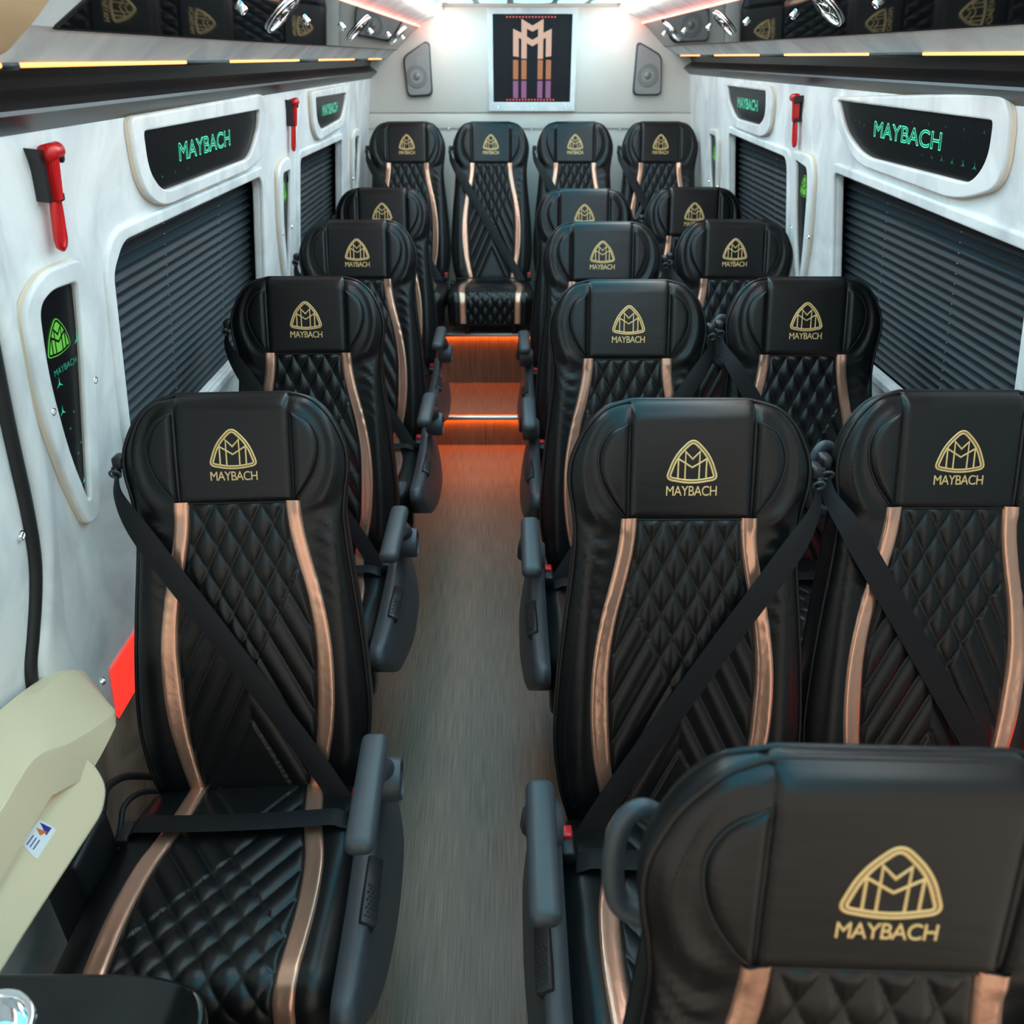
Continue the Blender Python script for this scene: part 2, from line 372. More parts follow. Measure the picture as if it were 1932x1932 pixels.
def build_seat_meshes():
    D = MESHES
    D['backrest'] = shell(SB, hf, a_of, LV, hbk, 'backrest', T_of, mid)
    D['seat_cushion'] = shell(SCU, hc, lambda s: interp(CA, s), SV, lambda s: .058, 'seat_cushion')
    # quilted panels
    D['quilt_b'] = patch(SB, hf, 0.0, SEAM, 190, 84, lambda s: -interp(STR_B, s) + strip_w(s) - .001, lambda s: interp(STR_B, s) - strip_w(s) + .001,
                         quilt(.235, 2.0, .0875, .0080, SEAM, -.03), 'quilted_panel', 'leather')
    D['quilt_c'] = patch(SCU, hc, -.02, .585, 180, 84, lambda s: -interp(STR_C, s) + strip_w(.2) - .001, lambda s: interp(STR_C, s) - strip_w(.2) + .001,
                         quilt(.19, 1.35, .070, .0065, .595, -.04), 'quilted_panel', 'leather')
    for sg, nm in ((-1, 'l'), (1, 'r')):
        D['strip_b' + nm] = patch(SB, hf, -.02, SEAM + .002, 90, 12, lambda s: sg * interp(STR_B, s) - strip_w(s), lambda s: sg * interp(STR_B, s) + strip_w(s),
                                  lambda x, s, l, r: -.002 + .0075 * edgepuff(min(x - l, r - x), .010), 'trim_strip', 'rose')
        D['strip_c' + nm] = patch(SCU, hc, -.02, .588, 84, 12, lambda s: sg * interp(STR_C, s) - strip_w(.2), lambda s: sg * interp(STR_C, s) + strip_w(.2),
                                  lambda x, s, l, r: -.002 + .0075 * edgepuff(min(x - l, r - x), .010), 'trim_strip', 'rose')
        WT = [(.590, .113), (.61, .130), (.64, .149), (.67, .160), (.70, .162), (.725, .154), (.745, .138), (.758, .112)]
        def wl(s): return .109 if sg > 0 else -max(.111, interp(WT, s))
        def wr(s): return max(.111, interp(WT, s)) if sg > 0 else -.109
        D['wing' + nm] = patch(SB, hf, .590, .758, 40, 16, wl, wr, lambda x, s, l, r: -.003 + .0105 * edgepuff(min(x - l, r - x, s - .588, .760 - s), .016), 'headrest_wing', 'leather')
        # dark seam cord round the wing pad
        mb = MB(); pts = [SB(sg * max(.111, interp(WT, s)), s, hf(sg * interp(WT, s), s) + .0004) for s in [.590 + .168 * k / 30 for k in range(31)]]
        mb.tube(pts, .0021, 6); D['wingseam' + nm] = mb.me('seam', 'seam')
    # headrest centre panel, wraps over the top
    rows = []; HW = .109
    def hoff(x, s, se): return -.003 + .0115 * edgepuff(min(HW - abs(x), s - SEAM + .001), .014)
    for i in range(61):
        s = SEAM + (LT - SEAM) * math.sin(PI / 2 * i / 60)
        rows.append([SB(x, s, hf(x, s) + hoff(x, s, 0) * (.4 + .6 * T_of(s))) for x in [-HW + 2 * HW * j / 40 for j in range(41)]])
    T = T_of(LT); h0 = hf(0, LT)
    for i in range(1, 13):
        t = i / 12; 
        rows.append([SB(x, LT + .0055 * edgepuff(HW - abs(x), .014) * math.sin(min(1, t * 1.0 + .0) * PI) ** .6 + .001, h0 + .003 * (1 - t) - t * (hbk(LT) * T + h0 - mid(LT) + .002)) for x in [-HW + 2 * HW * j / 40 for j in range(41)]])
    v, f = grid(rows); mb = MB(); mb.add(v, f); D['headrest'] = mb.me('headrest', 'leather')
    def hh(x, L): return hf(x, L) + .0085
    # piping: front and back edges of the shell
    for key, hfrac, front in (('piping_f', .62, 1), ('piping_b', .70, 0)):
        xs = (1 - hfrac ** 5) ** .2; mb = MB()
        def P(sg, L):
            T = T_of(L); return SB(sg * a_of(L) * xs + sg * .0015, L, (mid(L) * (1 - T * hfrac) + .001) if front else (mid(L) - hbk(L) * T * hfrac - .001))
        Ls = [-.02 + .74 * k / 50 for k in range(50)] + [.72 + .07 * math.sin(PI / 2 * k / 14) for k in range(15)]
        top = P(-1, LT); top2 = P(1, LT)
        pts = [P(-1, L) for L in Ls] + [top.lerp(top2, k / 16) + SB(0, .0035, 0) - SB(0, 0, 0) for k in range(1, 16)] + [P(1, L) for L in Ls[::-1]]
        mb.tube(pts, .0036, 7); D[key] = mb.me('piping', 'leather')
    # seam line across the head/back boundary
    mb = MB(); mb.tube([SB(x, SEAM - .001, hf(x, SEAM) + .0012) for x in [-.118 + .236 * k / 30 for k in range(31)]], .0022, 6); D['seam_head'] = mb.me('seam', 'seam')
    # stitch lines along body sides (fine dashes, one mesh)
    mb = MB()
    for sg in (-1, 1):
        L = .02
        while L < .56:
            x = sg * (a_of(L) - .021); x2 = sg * (a_of(L + .004) - .021)
            mb.tube([SB(x, L, hf(x, L) + .0003), SB(x2, L + .004, hf(x2, L + .004) + .0003)], .0006, 4); L += .0068
        L = .60
        while L < .735:
            x = sg * (a_of(L) - .026); x2 = sg * (a_of(L + .004) - .026)
            mb.tube([SB(x, L, hf(x, L) + .0003), SB(x2, L + .004, hf(x2, L + .004) + .0003)], .0006, 4); L += .0068
    D['stitch'] = mb.me('stitching', 'seam')
    # emblem and lettering
    w = .0905; L0 = .6535; mb = MB(); rnd = random.Random(3)
    for pl, closed in EMBLEM:
        P = [(p[0] * w, p[1] * w * .95 + .0005) for p in pl]
        wid = .0033 if closed else .0030
        rows = stroke(P, wid, closed); rr = []
        fine = []
        for i in range(len(rows) - (0 if closed else 1)):
            a, b = rows[i], rows[(i + 1) % len(rows)]; n = max(1, int((a[1] - b[1]).length / .006))
            for k in range(n): fine.append([a[j].lerp(b[j], k / n) for j in range(3)])
        if not closed: fine.append(list(rows[-1]))
        for r in fine: rr.append([SB(q.x, L0 + q.y, hh(q.x, L0 + q.y) + (.0021 if j == 1 else .0006)) for j, q in enumerate(r)])
        if closed: rr.append(rr[0])
        v, f = grid(rr); mb.add(v, f)
    D['emblem'] = mb.me('emblem', 'gold')
    v, f = text_data('MAYBACH', .0262, .0007, .92)
    xs = [p.x for p in v]; k = .088 / (max(xs) - min(xs)); mb = MB()
    mb.add([SB(p.x * k, .6305 + p.y * .94, hh(p.x * k, .6305 + p.y) + .0011 + p.z) for p in v], f); D['lettering'] = sharp(mb.me('lettering', 'gold'))
    # armrest family for the +x side (mirrored for -x)
    for sg, nm in ((1, 'r'), (-1, 'l')):
        mb = MB(); X = .268
        mb.box((sg * X, -.245, .648), (.048, .255, .034), .0155, 4); D['armpad' + nm] = mb.me('armrest', 'plastic')
        mb = MB()
        path = [(-.34, .634), (-.26, .632), (-.19, .622), (-.14, .60), (-.115, .57), (-.11, .535)]
        mb.tube([(sg * (X + .006), y, z) for y, z in path], [.009, .012, .017, .021, .024, .026], 12, flat=1.0)
        D['armsup' + nm] = mb.me('armrest_support', 'plastic')
        mb = MB(); R = Matrix.Translation((sg * (X - (.008 if sg > 0 else .030)), -.105, .535)) @ Matrix.Rotation(sg * PI / 2, 4, 'Y')
        mb.lathe([(0, -.012), (.030, -.012), (.038, -.004), (.041, .012), (.041, .040), (.038, .047), (.033, .048), (.032, .044), (.012, .044), (.010, .047), (0, .047)], R, 28)
        D['pivot' + nm] = sharp(mb.me('armrest_pivot', 'plastic'))
        # boat-shaped side cover with slanted outer face
        out = rounded([(.02, .47, .03), (-.06, .50, .03), (-.16, .475, .05), (-.34, .465, .05), (-.50, .475, .03), (-.52, .44, .03), (-.42, .33, .08), (-.20, .26, .1), (.0, .27, .05), (.05, .36, .05)], .03, 4)
        vv = []; n = len(out)
        cy = sum(p[0] for p in out) / n; cz = sum(p[1] for p in out) / n
        def xo(z): return .248 + (.515 - z) * .16
        rings = [(1.0, .232), (1.0, None), (.93, .006), (.86, .009)]
        for sc, xx in rings:
            for y, z in out:
                y2, z2 = cy + (y - cy) * sc, cz + (z - cz) * sc
                x = .226 if xx == .232 else xo(z2) + (xx or 0)
                vv.append((sg * x, y2, z2))
        ff = [(i * n + k, i * n + (k + 1) % n, (i + 1) * n + (k + 1) % n, (i + 1) * n + k) for i in range(3) for k in range(n)]
        ff += [tuple(range(n)), tuple(3 * n + k for k in range(n))]
        mb = MB(); mb.add(vv, ff); D['cover' + nm] = mb.me('side_cover', 'plastic')
        # lever lies on the slanted face
        mb = MB(); rot = Matrix.Rotation(sg * .55, 3, 'Y'); mb.box((sg * .262, -.29, .458), (.030, .135, .022), .004, 2, rot); D['lever' + nm] = sharp(mb.me('recline_lever', 'black'))
        mb = MB()
        for i in range(9):
            for j in range(3):
                p = rot @ Vector(((j - 1) * .007 + (.0035 if i % 2 else 0) - .0015, -.055 + i * .0075, .0112)) + Vector((sg * .262, -.29, .458))
                q = rot @ Vector((0, 0, .0016))
                mb.cyl(p - q, p + q, .0019, 7)
        D['grip' + nm] = mb.me('lever_grip', 'rubber')
    # belts: A = from image-left shoulder down to image-right hip; B = mirrored
    for sg, nm in ((1, 'a'), (-1, 'b')):
        P = [(-.230, .640, -.016), (-.222, .605, .002), (-.190, .553, .021), (-.137, .470, .024), (-.072, .370, .022), (-.008, .270, .021), (.056, .170, .021), (.114, .080, .023), (.165, .0, .032), (.190, -.040, .042)]
        pts = []
        xs = [(i, p[0]) for i, p in enumerate(P)]; 
        tab = [[(i, p[j]) for i, p in enumerate(P)] for j in range(3)]
        for k in range(61):
            t = 9 * k / 60; pts.append((sg * interp(tab[0], t), interp(tab[1], t), interp(tab[2], t)))
        rows = []
        for i, p in enumerate(pts):
            a, b = pts[max(0, i - 1)], pts[min(60, i + 1)]; t = Vector((b[0] - a[0], b[1] - a[1])).normalized(); n = Vector((-t.y, t.x)) * sg
            t01 = i / 60; w = .0225 * (.35 + .65 * sm(0, .30, t01)); tw = .008 * (1 - sm(.0, .3, t01))
            r = []
            for j in range(9):
                u = -1 + 2 * j / 8
                bow = .0015 * (1 - u * u) * (1 if j not in (1, 7) else .6)
                r.append(SB(p[0] + n.x * w * u, p[1] + n.y * w * u, p[2] + bow + tw * u))
            rows.append(r)
        v, f = grid(rows); mb = MB(); mb.add(v, f); me = mb.me('shoulder_belt', 'belt'); D['sbelt' + nm] = me
        rows = []
        for k in range(41):
            t = k / 40; x = sg * (-.225 + .425 * t); s = .112 + .02 * math.sin(PI * t) * .5
            h = .020 + .002 * math.sin(PI * t) - .03 * sm(.08, 0, t) * 1 - .012 * sm(.93, 1, t)
            rows.append([SCU(x, s + .0225 * (-1 + 2 * j / 6), h + .001 * (1 - (-1 + j / 3) ** 2)) for j in range(7)])
        v, f = grid(rows); mb = MB(); mb.add(v, f); D['lbelt' + nm] = mb.me('lap_belt', 'belt')
        # guide at the shoulder
        mb = MB(); c = SB(sg * -.227, .668, -.03)
        mb.box(c, (.022, .034, .026), .007, 3); mb.box(c + Vector((sg * -.006, -.010, -.016)), (.014, .022, .022), .005, 2)
        D['guide' + nm] = mb.me('belt_guide', 'black')
        mb = MB(); c = SB(sg * -.228, .645, -.006)
        ring = [c + Vector((math.cos(a) * .010, -.004 * math.sin(a), math.sin(a) * .009)) for a in [2 * PI * k / 20 for k in range(20)]]
        mb.tube(ring, .0024, 8, True); D['gring' + nm] = mb.me('guide_ring', 'plastic')
        mb = MB(); c = SCU(sg * .214, .085, .020); mb.box(c, (.026, .058, .030), .005, 2); D['buckle' + nm] = mb.me('belt_buckle', 'black')
        mb = MB(); mb.box(c + Vector((0, .016, .017)), (.019, .026, .010), .003, 2); D['button' + nm] = mb.me('release_button', 'redp')
        mb = MB(); c = SCU(sg * -.220, .11, -.006); mb.box(c, (.024, .05, .02), .004, 2); D['anchor' + nm] = mb.me('belt_anchor', 'black')
    # grab handle on the left shoulder
    mb = MB(); mb.tube(smoothpts([(-.18, .285, 1.035), (-.203, .281, 1.058), (-.220, .275, 1.052), (-.229, .266, 1.024), (-.229, .254, .980), (-.219, .246, .948), (-.19, .240, .935)], 5), .0120, 14, flat=.8)
    D['handle'] = mb.me('grab_handle', 'plastic')
    # rear shell of plastic, pedestals
    mb = MB(); mb.box((0, .20, .70), (.36, .02, .50), .008, 2, Matrix.Rotation(-RC, 3, 'X')); D['back_shell'] = mb.me('back_shell', 'plastic')
    for key, z0 in (('low', 0.0), ('high', .215)):
        mb = MB(); mb.box((0, -.19, .335), (.34, .34, .05), .01, 2); D['frame'] = mb.me('seat_frame', 'black')
        for sg in (-1, 1):
            mb = MB(); mb.box((sg * .13, -.19, (z0 + .315) / 2), (.035, .26, .315 - z0), .006, 2); D['leg' + key + ('r' if sg > 0 else 'l')] = mb.me('leg', 'black')
# fix the path normal sign for the cushion (top normal leans back)
def cpath(s):
    y0, z0 = -CF * math.cos(TI), CF * math.sin(TI); arc = CR * math.radians(88)
    if s < CF: return (-s * math.cos(TI), s * math.sin(TI)), (math.sin(TI), math.cos(TI))
    ny0, nz0 = math.sin(TI), math.cos(TI); cy, cz = y0 - ny0 * CR, z0 - nz0 * CR
    th = -TI + min(s - CF, arc) / CR; ny, nz = -math.sin(th), math.cos(th)
    y, z = cy + ny * CR, cz + nz * CR
    if s - CF > arc:
        e = s - CF - arc; y += -math.cos(th) * e; z += -math.sin(th) * e
    return (y, z), (ny, nz)
build_seat_meshes()

def seat(x, y, z, label, belt='a', arm=None, handle=False, leg='low', pitch=0, yaw=0, group='passenger seats'):
    D = MESHES
    t = thing('passenger_seat', label, 'seat', (x, y, z), group)
    t.rotation_euler = (math.radians(-pitch), 0, math.radians(yaw))
    br = obj('backrest', D['backrest'], t); obj('piping', D['piping_f'], br); obj('piping', D['piping_b'], br)
    st = obj('stitching', D['stitch'], br); st['kind'] = 'stuff'
    obj('quilted_panel', D['quilt_b'], br, label='black diamond-quilted leather panel')
    for n in 'lr': obj('trim_strip', D['strip_b' + n], br, label='rose gold leather strip')
    h = obj('headrest', D['headrest'], t); obj('emblem', D['emblem'], h, label='gold embroidered triangular emblem'); obj('lettering', D['lettering'], h, label='gold embroidered lettering')
    obj('seam', D['seam_head'], h)
    for n in 'lr':
        w = obj('headrest_wing', D['wing' + n], t); obj('seam', D['wingseam' + n], w)
    cu = obj('seat_cushion', D['seat_cushion'], t); obj('quilted_panel', D['quilt_c'], cu, label='black diamond-quilted leather panel')
    for n in 'lr': obj('trim_strip', D['strip_c' + n], cu, label='rose gold leather strip')
    obj('shoulder_belt', D['sbelt' + belt], t); obj('lap_belt', D['lbelt' + belt], t)
    g = obj('belt_guide', D['guide' + belt], t); obj('guide_ring', D['gring' + belt], g)
    b = obj('belt_buckle', D['buckle' + belt], t); obj('release_button', D['button' + belt], b, label='red release button'); obj('belt_anchor', D['anchor' + belt], t)
    if arm:
        a = obj('armrest', D['armpad' + arm], t); obj('armrest_support', D['armsup' + arm], a); obj('armrest_pivot', D['pivot' + arm], a)
        c = obj('side_cover', D['cover' + arm], t); lv = obj('recline_lever', D['lever' + arm], t); obj('lever_grip', D['grip' + arm], lv)
    if handle: obj('grab_handle', D['handle'], t, label='grey plastic grab handle')
    obj('back_shell', D['back_shell'], t); obj('seat_frame', D['frame'], t)
    for n in 'lr': obj('leg', D['leg' + leg + n], t)
    return t
# ------------------------------------------------------------------ wall frame of reference
CX, WW, TAN = .12, .855, .123
def wx(side, z): return CX + side * (WW + (1.6 - z) * TAN)
def WP(side, y, z, w=0): return Vector((wx(side, z) - side * w * .9925, y, z - w * .122))
def onwall(side, vf, w0=0):
    v, f = vf; return [WP(side, p[0], p[1], p[2] + w0) for p in v], f
def wmesh(side, vf, w0, name, m, smooth=True, deg=35):
    v, f = onwall(side, vf, w0); mb = MB(); mb.add(v, f); me = mb.me(name, m, smooth)
    return sharp(me, deg) if smooth else me

# ------------------------------------------------------------------ structure
def struct(name, me): o = obj(name, me); o['kind'] = 'structure'; return o
YB = 4.98
mb = MB(); mb.box((.12, 2.0, -.03), (2.3, 6.4, .06)); struct('floor', mb.me('floor', 'vinyl', False))
mb = MB(); mb.box((.12, 4.395, .08), (2.14, 1.27, .16)); st1 = struct('trim_1', mb.me('step', 'vinyl', False))
mb = MB(); mb.box((.12, 4.635, .2985), (2.1, .83, .277)); st2 = struct('trim_2', mb.me('step', 'vinyl', False))
for stp, y, z in ((st1, 3.76, .16), (st2, 4.22, .437)):
    mb = MB(); mb.box((.12, y - .014, z - .005), (2.06, .036, .022), .006, 3); obj('step_nosing', mb.me('step_nosing', 'alu'), stp, label='aluminium nosing')
    mb = MB(); mb.box((.12, y - .010, z - .0165), (2.0, .010, .004), .001, 1); obj('light_strip', mb.me('light_strip', 'orange'), stp, label='glowing orange strip')
# back wall
mb = MB(); mb.box((.12, YB + .03, 1.0), (2.5, .06, 2.0)); bw = struct('wall_back', mb.me('wall_back', 'cream', False))
mb = MB(); mb.box((.12, YB - .004, 1.68), (1.9, .016, .495), .004, 2); obj('upper_panel', mb.me('upper_panel', 'cream'), bw)
mb = MB(); mb.box((.12, YB - .002, 1.391), (1.9, .012, .077), .004, 2); obj('lower_panel', mb.me('lower_panel', 'cream'), bw)
def screw_me(r=.008):
    mb = MB(); mb.lathe([(0, .006), (r * .55, .005), (r * .6, .0065), (r * .8, .007), (r, .004), (r, 0)], Matrix(), 16); return sharp(mb.me('screw', 'chrome'))
SCREW = screw_me(); SCREWC = screw_me(.009)
def screw(parent, loc, direction):
    o = obj('screw', SCREW, parent); o.matrix_parent_inverse = Matrix(); o.location = loc
    o.rotation_euler = Vector(direction).to_track_quat('Z', 'Y').to_euler(); return o
for x in (-.325, .13, .612): screw(bw, (x, YB - .010, 1.356), (0, -1, 0))

# side walls with window openings
BL = [(1.612, .90, .05), (1.612, 1.335, .02), (1.668, 1.384, .03), (2.680, 1.380, .02), (2.712, 1.350, .02), (2.724, .90, .05)]
B2 = [(3.238, .90, .05), (3.238, 1.375, .03), (4.10, 1.370, .03), (4.165, .90, .05)]
BR = [(1.560, .90, .05), (1.600, 1.372, .03), (2.690, 1.392, .03), (2.625, .90, .05)]
BR2 = [(3.13, .90, .05), (3.17, 1.385, .05), (4.052, 1.400, .03), (4.052, .90, .05)]
walls = {}
for side, nm, wins in ((-1, 'wall_left', (BL, B2)), (1, 'wall_right', (BR, BR2))):
    outer = [(.0, -.005), (YB, -.005), (YB, 1.64), (.0, 1.64)]
    vf = plate(outer, [rounded(w, .04, 6)[::-1] for w in wins], .006, .007, 4)
    walls[side] = struct(nm, wmesh(side, vf, -.026, nm, 'suede', True, 50))
    # outer skin behind
    mb = MB(); mb.prism([(0, -.005), (YB, -.005), (YB, 1.95), (0, 1.95)], lambda u, v_, t: WP(side, u, v_, t), -.075, -.06)
    obj('outer_skin', mb.me('outer_skin', 'rail', False), walls[side])
    # raised soft frame round each window
    for w in wins:
        c = (sum(p[0] for p in w) / len(w), sum(p[1] for p in w) / len(w))
        big = [(c[0] + (p[0] - c[0]) * 1.0 + math.copysign(.032, p[0] - c[0]), c[1] + math.copysign(.028, p[1] - c[1]) + (p[1] - c[1]), .05) for p in w]
        vf = plate(rounded(big, .06, 6), [rounded(w, .04, 6)[::-1]], .0015, .006, 4)
        obj('window_frame', wmesh(side, vf, -.006, 'window_frame', 'suede', True, 60), walls[side])
mb = MB(); mb.prism([(1.10, .0), (4.90, .0), (4.90, .405), (1.10, .405)], lambda u, v_, t: WP(-1, u, v_, t), -.011, .003); struct('trim_9', mb.me('shaded_lower_wall', 'shadesuede', False))  # brown sheet added so the lower wall looks shaded by colour
# blinds
def blind(side, y0, y1, z0, z1, label):
    t = thing('pleated_blind', label, 'blind', WP(side, (y0 + y1) / 2, z0, -.045), 'pleated window blinds')
    off = -Vector(t.location); pitch = .0238; prof = [(0, -.004), (-.005, -.001), (-.0165, .013), (-.0185, .0135), (-.0200, .011), (-.0200, -.004), (-.012, -.006)]
    mb = MB(); mb.prism(prof, lambda u, v_, tt: WP(side, tt, 1.2 + u, v_ - .052), y0, y1); me = mb.me('slat', 'slat', False)
    n = int((z1 - z0 - .03) / pitch)
    for k in range(n):
        zt = z1 - .03 - k * pitch; o = obj('slat', me, t); d = WP(side, 0, zt) - WP(side, 0, 1.2); o.location = off + d
    mb = MB(); mb.prism([(0, 0), (0, .022), (-.028, .022), (-.032, .0)], lambda u, v_, tt: WP(side, tt, z1 + u, v_ - .052), y0, y1)
    o = obj('head_rail', mb.me('head_rail', 'black', False), t); o.location = off
    # white dots put in for the light shining through the cord holes
    for fy in (.36, .72):
        mb = MB(); yy = y0 + (y1 - y0) * fy
        for k in range(n):
            p = WP(side, yy, z1 - .03 - k * pitch - .019, -.0385); mb.box(p, (.002, .002, .002))
        o = obj('cord_hole_light', mb.me('cord_hole_light', 'paper', False), t); o.location = off; o['kind'] = 'stuff'
    return t
blind(-1, 1.59, 2.74, .87, 1.405, 'dark slate pleated blind filling the large near window in the left wall')
blind(-1, 3.22, 4.18, .87, 1.395, 'dark slate pleated blind in the far window of the left wall')
blind(1, 1.545, 2.71, .87, 1.415, 'dark slate pleated blind filling the large near window in the right wall')
blind(1, 3.11, 4.07, .87, 1.42, 'dark slate pleated blind in the far window of the right wall')
# black rails (continuous trim)
for side, nm, dz in ((-1, 'trim_3', -.004), (1, 'trim_4', .014)):
    prof = [(.014, 1.70), (.006, 1.662), (.009, 1.660), (.040, 1.637), (.041, 1.631), (.032, 1.624), (.016, 1.612), (.0, 1.600), (-.03, 1.600), (-.03, 1.70)]
    mb = MB(); mb.prism([(a, b + dz) for a, b in prof], lambda u, v_, t: Vector((CX + side * (.858 - u), t, v_)), .0, YB)
    struct(nm, sharp(mb.me(nm, 'rail'), 25))

# ------------------------------------------------------------------ overhead consoles
def console(side, y0, label, gap0, strips, vents, spots, dz, tipslant):
    t = thing('overhead_console', label, 'console', (CX + side * .70, y0, 1.69 + dz), 'overhead consoles')
    off = -Vector(t.location)
    K = lambda u, v_, tt: Vector((CX + side * u, tt, v_ + dz))
    prof = [(.900, 1.698), (.765, 1.696), (.757, 1.702), (.712, 1.735), (.706, 1.737), (.592, 1.843), (.580, 1.850), (.455, 1.908), (.455, 1.96), (.90, 1.96)]
    mb = MB(); mb.prism(prof, K, y0, YB); o = obj('housing', sharp(mb.me('housing', 'suede'), 20), t); o.location = off
    # gloss fascia plate
    a, b = Vector((.708, 1.739)), Vector((.586, 1.849)); nrm = Vector((-.11, -.122)).normalized()
    mb = MB(); q = []
    for (yy, tt) in tipslant: q.append((yy, tt))
    poly = [(q[0][0], 0), (YB - .002, 0), (YB - .002, 1), (q[1][0], 1)]
    def FP(y, f, h): p = a.lerp(b, f) + nrm * h; return K(p.x, p.y, y)
    mb.add([FP(y, f, .0) for y, f in poly] + [FP(y, f, .006) for y, f in poly], [(0, 1, 2, 3), (4, 5, 6, 7), (0, 1, 5, 4), (1, 2, 6, 5), (2, 3, 7, 6), (3, 0, 4, 7)])
    fa = obj('fascia', mb.me('fascia', 'gloss', False), t, label='glossy black mirror-like fascia'); fa.location = off
    mb = MB(); mb.tube([FP(q[0][0], 0, .003), FP(YB - .003, 0, .003)], .0035, 6); mb.tube([FP(q[0][0], 0, .003), FP(q[1][0], 1, .003)], .0035, 6)
    o = obj('edge_trim', mb.me('edge_trim', 'black'), t); o.location = off
    for (ya, yb) in strips:
        mb = MB(); mb.box(K(.770, (1.6935), (ya + yb) / 2), (.012, yb - ya, .007), .002, 1); o = obj('light_strip', mb.me('light_strip', 'amber'), t, label='glowing amber strip'); o.location = off
    for (ya, yb) in gap0:
        mb = MB(); mb.box(K(.772, 1.693, (ya + yb) / 2), (.016, yb - ya, .011), .003, 1); o = obj('clip', mb.me('clip', 'black'), t); o.location = off
    for yv in vents:
        c = FP(yv, .52, .010); nz = (K(nrm.x, nrm.y, 0) - K(0, 0, 0)).normalized(); nz = Vector((side * nrm.x, 0, nrm.y)).normalized()
        R = Matrix.Translation(c) @ nz.to_track_quat('Z', 'Y').to_matrix().to_4x4()
        mb = MB(); mb.lathe([(.051, -.008), (.054, -.002), (.053, .003), (.050, .005), (.046, .003), (.044, -.003), (.044, -.007)], R, 36)
        v = obj('air_vent', mb.me('air_vent', 'chrome'), t, label='round chrome air vent'); v.location = off
        mb = MB(); mb.lathe([(.014, -.006), (.014, .001), (.010, .003), (0, .003)], R, 20); o = obj('vent_hub', mb.me('vent_hub', 'chrome'), v)
        mb = MB()
        for k in range(8):
            aa = 2 * PI * k / 8; p0 = R @ Vector((.012 * math.cos(aa), .012 * math.sin(aa), -.003)); p1 = R @ Vector((.045 * math.cos(aa + .35), .045 * math.sin(aa + .35), -.003)); mb.tube([p0, p1], .0022, 6)
        o = obj('vent_blades', mb.me('vent_blades', 'chrome'), v)
        mb = MB(); mb.lathe([(0, -.0045), (.046, -.0045), (.046, -.009)], R, 28); o = obj('vent_recess', mb.me('vent_recess', 'black'), v)
    for ys in spots:
        c = FP(ys, .48, .006); nz = Vector((side * nrm.x, 0, nrm.y)).normalized(); R = Matrix.Translation(c) @ nz.to_track_quat('Z', 'Y').to_matrix().to_4x4()
        mb = MB(); mb.lathe([(.009, -.004), (.010, .006), (.009, .010), (.006, .011), (.005, .009), (0, .009)], R, 16); o = obj('reading_light', sharp(mb.me('reading_light', 'chrome')), t, label='small chrome reading spotlight'); o.location = off
    mb = MB(); mb.tube([FP(q[1][0], 1.0, .010), FP(YB - .004, 1.0, .010)], .0042, 8); o = obj('accent_light', mb.me('accent_light', 'redled'), t, label='glowing red accent line'); o.location = off
    mb = MB(); mb.box(K(.470, 1.898, (y0 + YB) / 2), (.040, YB - y0 - .12, .020), .005, 2, Matrix.Rotation(side * .42, 3, 'Y')); o = obj('tube_light', mb.me('tube_light', 'tube'), t, label='white tube light'); o.location = off
    return t
console(-1, .9, 'white suede overhead console with glossy black fascia along the left side',
        [(1.195, 1.24), (1.885, 2.175), (2.905, 3.195), (3.95, 4.33)], [(.95, 1.195), (1.24, 1.885), (2.175, 2.905), (3.195, 3.95), (4.36, 4.80)],
        (2.22, 3.33, 4.50), (1.90, 2.49, 3.02, 3.63, 4.17, 4.72), -.003, [(1.235, 0), (1.335, 1)])
console(1, .2, 'white suede overhead console with glossy black fascia along the right side',
        [(2.30, 2.90 - .0), (3.0, 3.01), (3.30, 4.02 - .72 + .0 + 0)] and [(2.005, 2.30), (3.01, 3.30), (4.03, 4.32)], [(.3, 2.005), (2.30, 3.01), (3.30, 4.03), (4.35, 4.82)],
        (2.29, 3.35, 4.40), (1.99, 2.56, 3.06, 3.62, 4.12, 4.64), .012, [(.6, 0), (.7, 1)])
# tan pillar trim at the front end of the left console
mb = MB(); prof = [(.875, 1.700), (.745, 1.700), (.690, 1.742), (.575, 1.850), (.50, 1.91), (.60, 1.95), (.9, 1.95)]
rr = rounded([(p[0], p[1]) for p in prof], .015, 4)
mb.prism(rr, lambda u, v_, t: Vector((CX - u, t, v_)), .45, 1.165); struct('trim_5', sharp(mb.me('pillar_trim', 'tan'), 40))

# ------------------------------------------------------------------ ceiling
mb = MB(); mb.box((.12, 2.2, 1.965), (1.2, 5.6, .05)); cl = struct('ceiling', mb.me('ceiling', 'ceil', False))
y = 4.86; row = 0
while y > -.3:
    for k, (xa, xb) in enumerate(((-.30, -.175), (-.140, -.005), (.03, .215), (.25, .385), (.42, .545))):
        ya = y - .40
        if k == 2: poly = [(xa, ya), (xb, ya), (xb, y - .05), (xb - .045, y), (xa + .045, y), (xa, y - .05)]
        else: poly = [(xa, ya), (xb, ya), (xb, y - .0), (xa, y - .0)]
        mb = MB(); mb.prism(poly, lambda u, v_, t: Vector((u, v_, t)), 1.936, 1.945); obj('light_panel', mb.me('light_panel', 'panel', False), cl, label='lit pale cyan glass panel')
    y -= .46

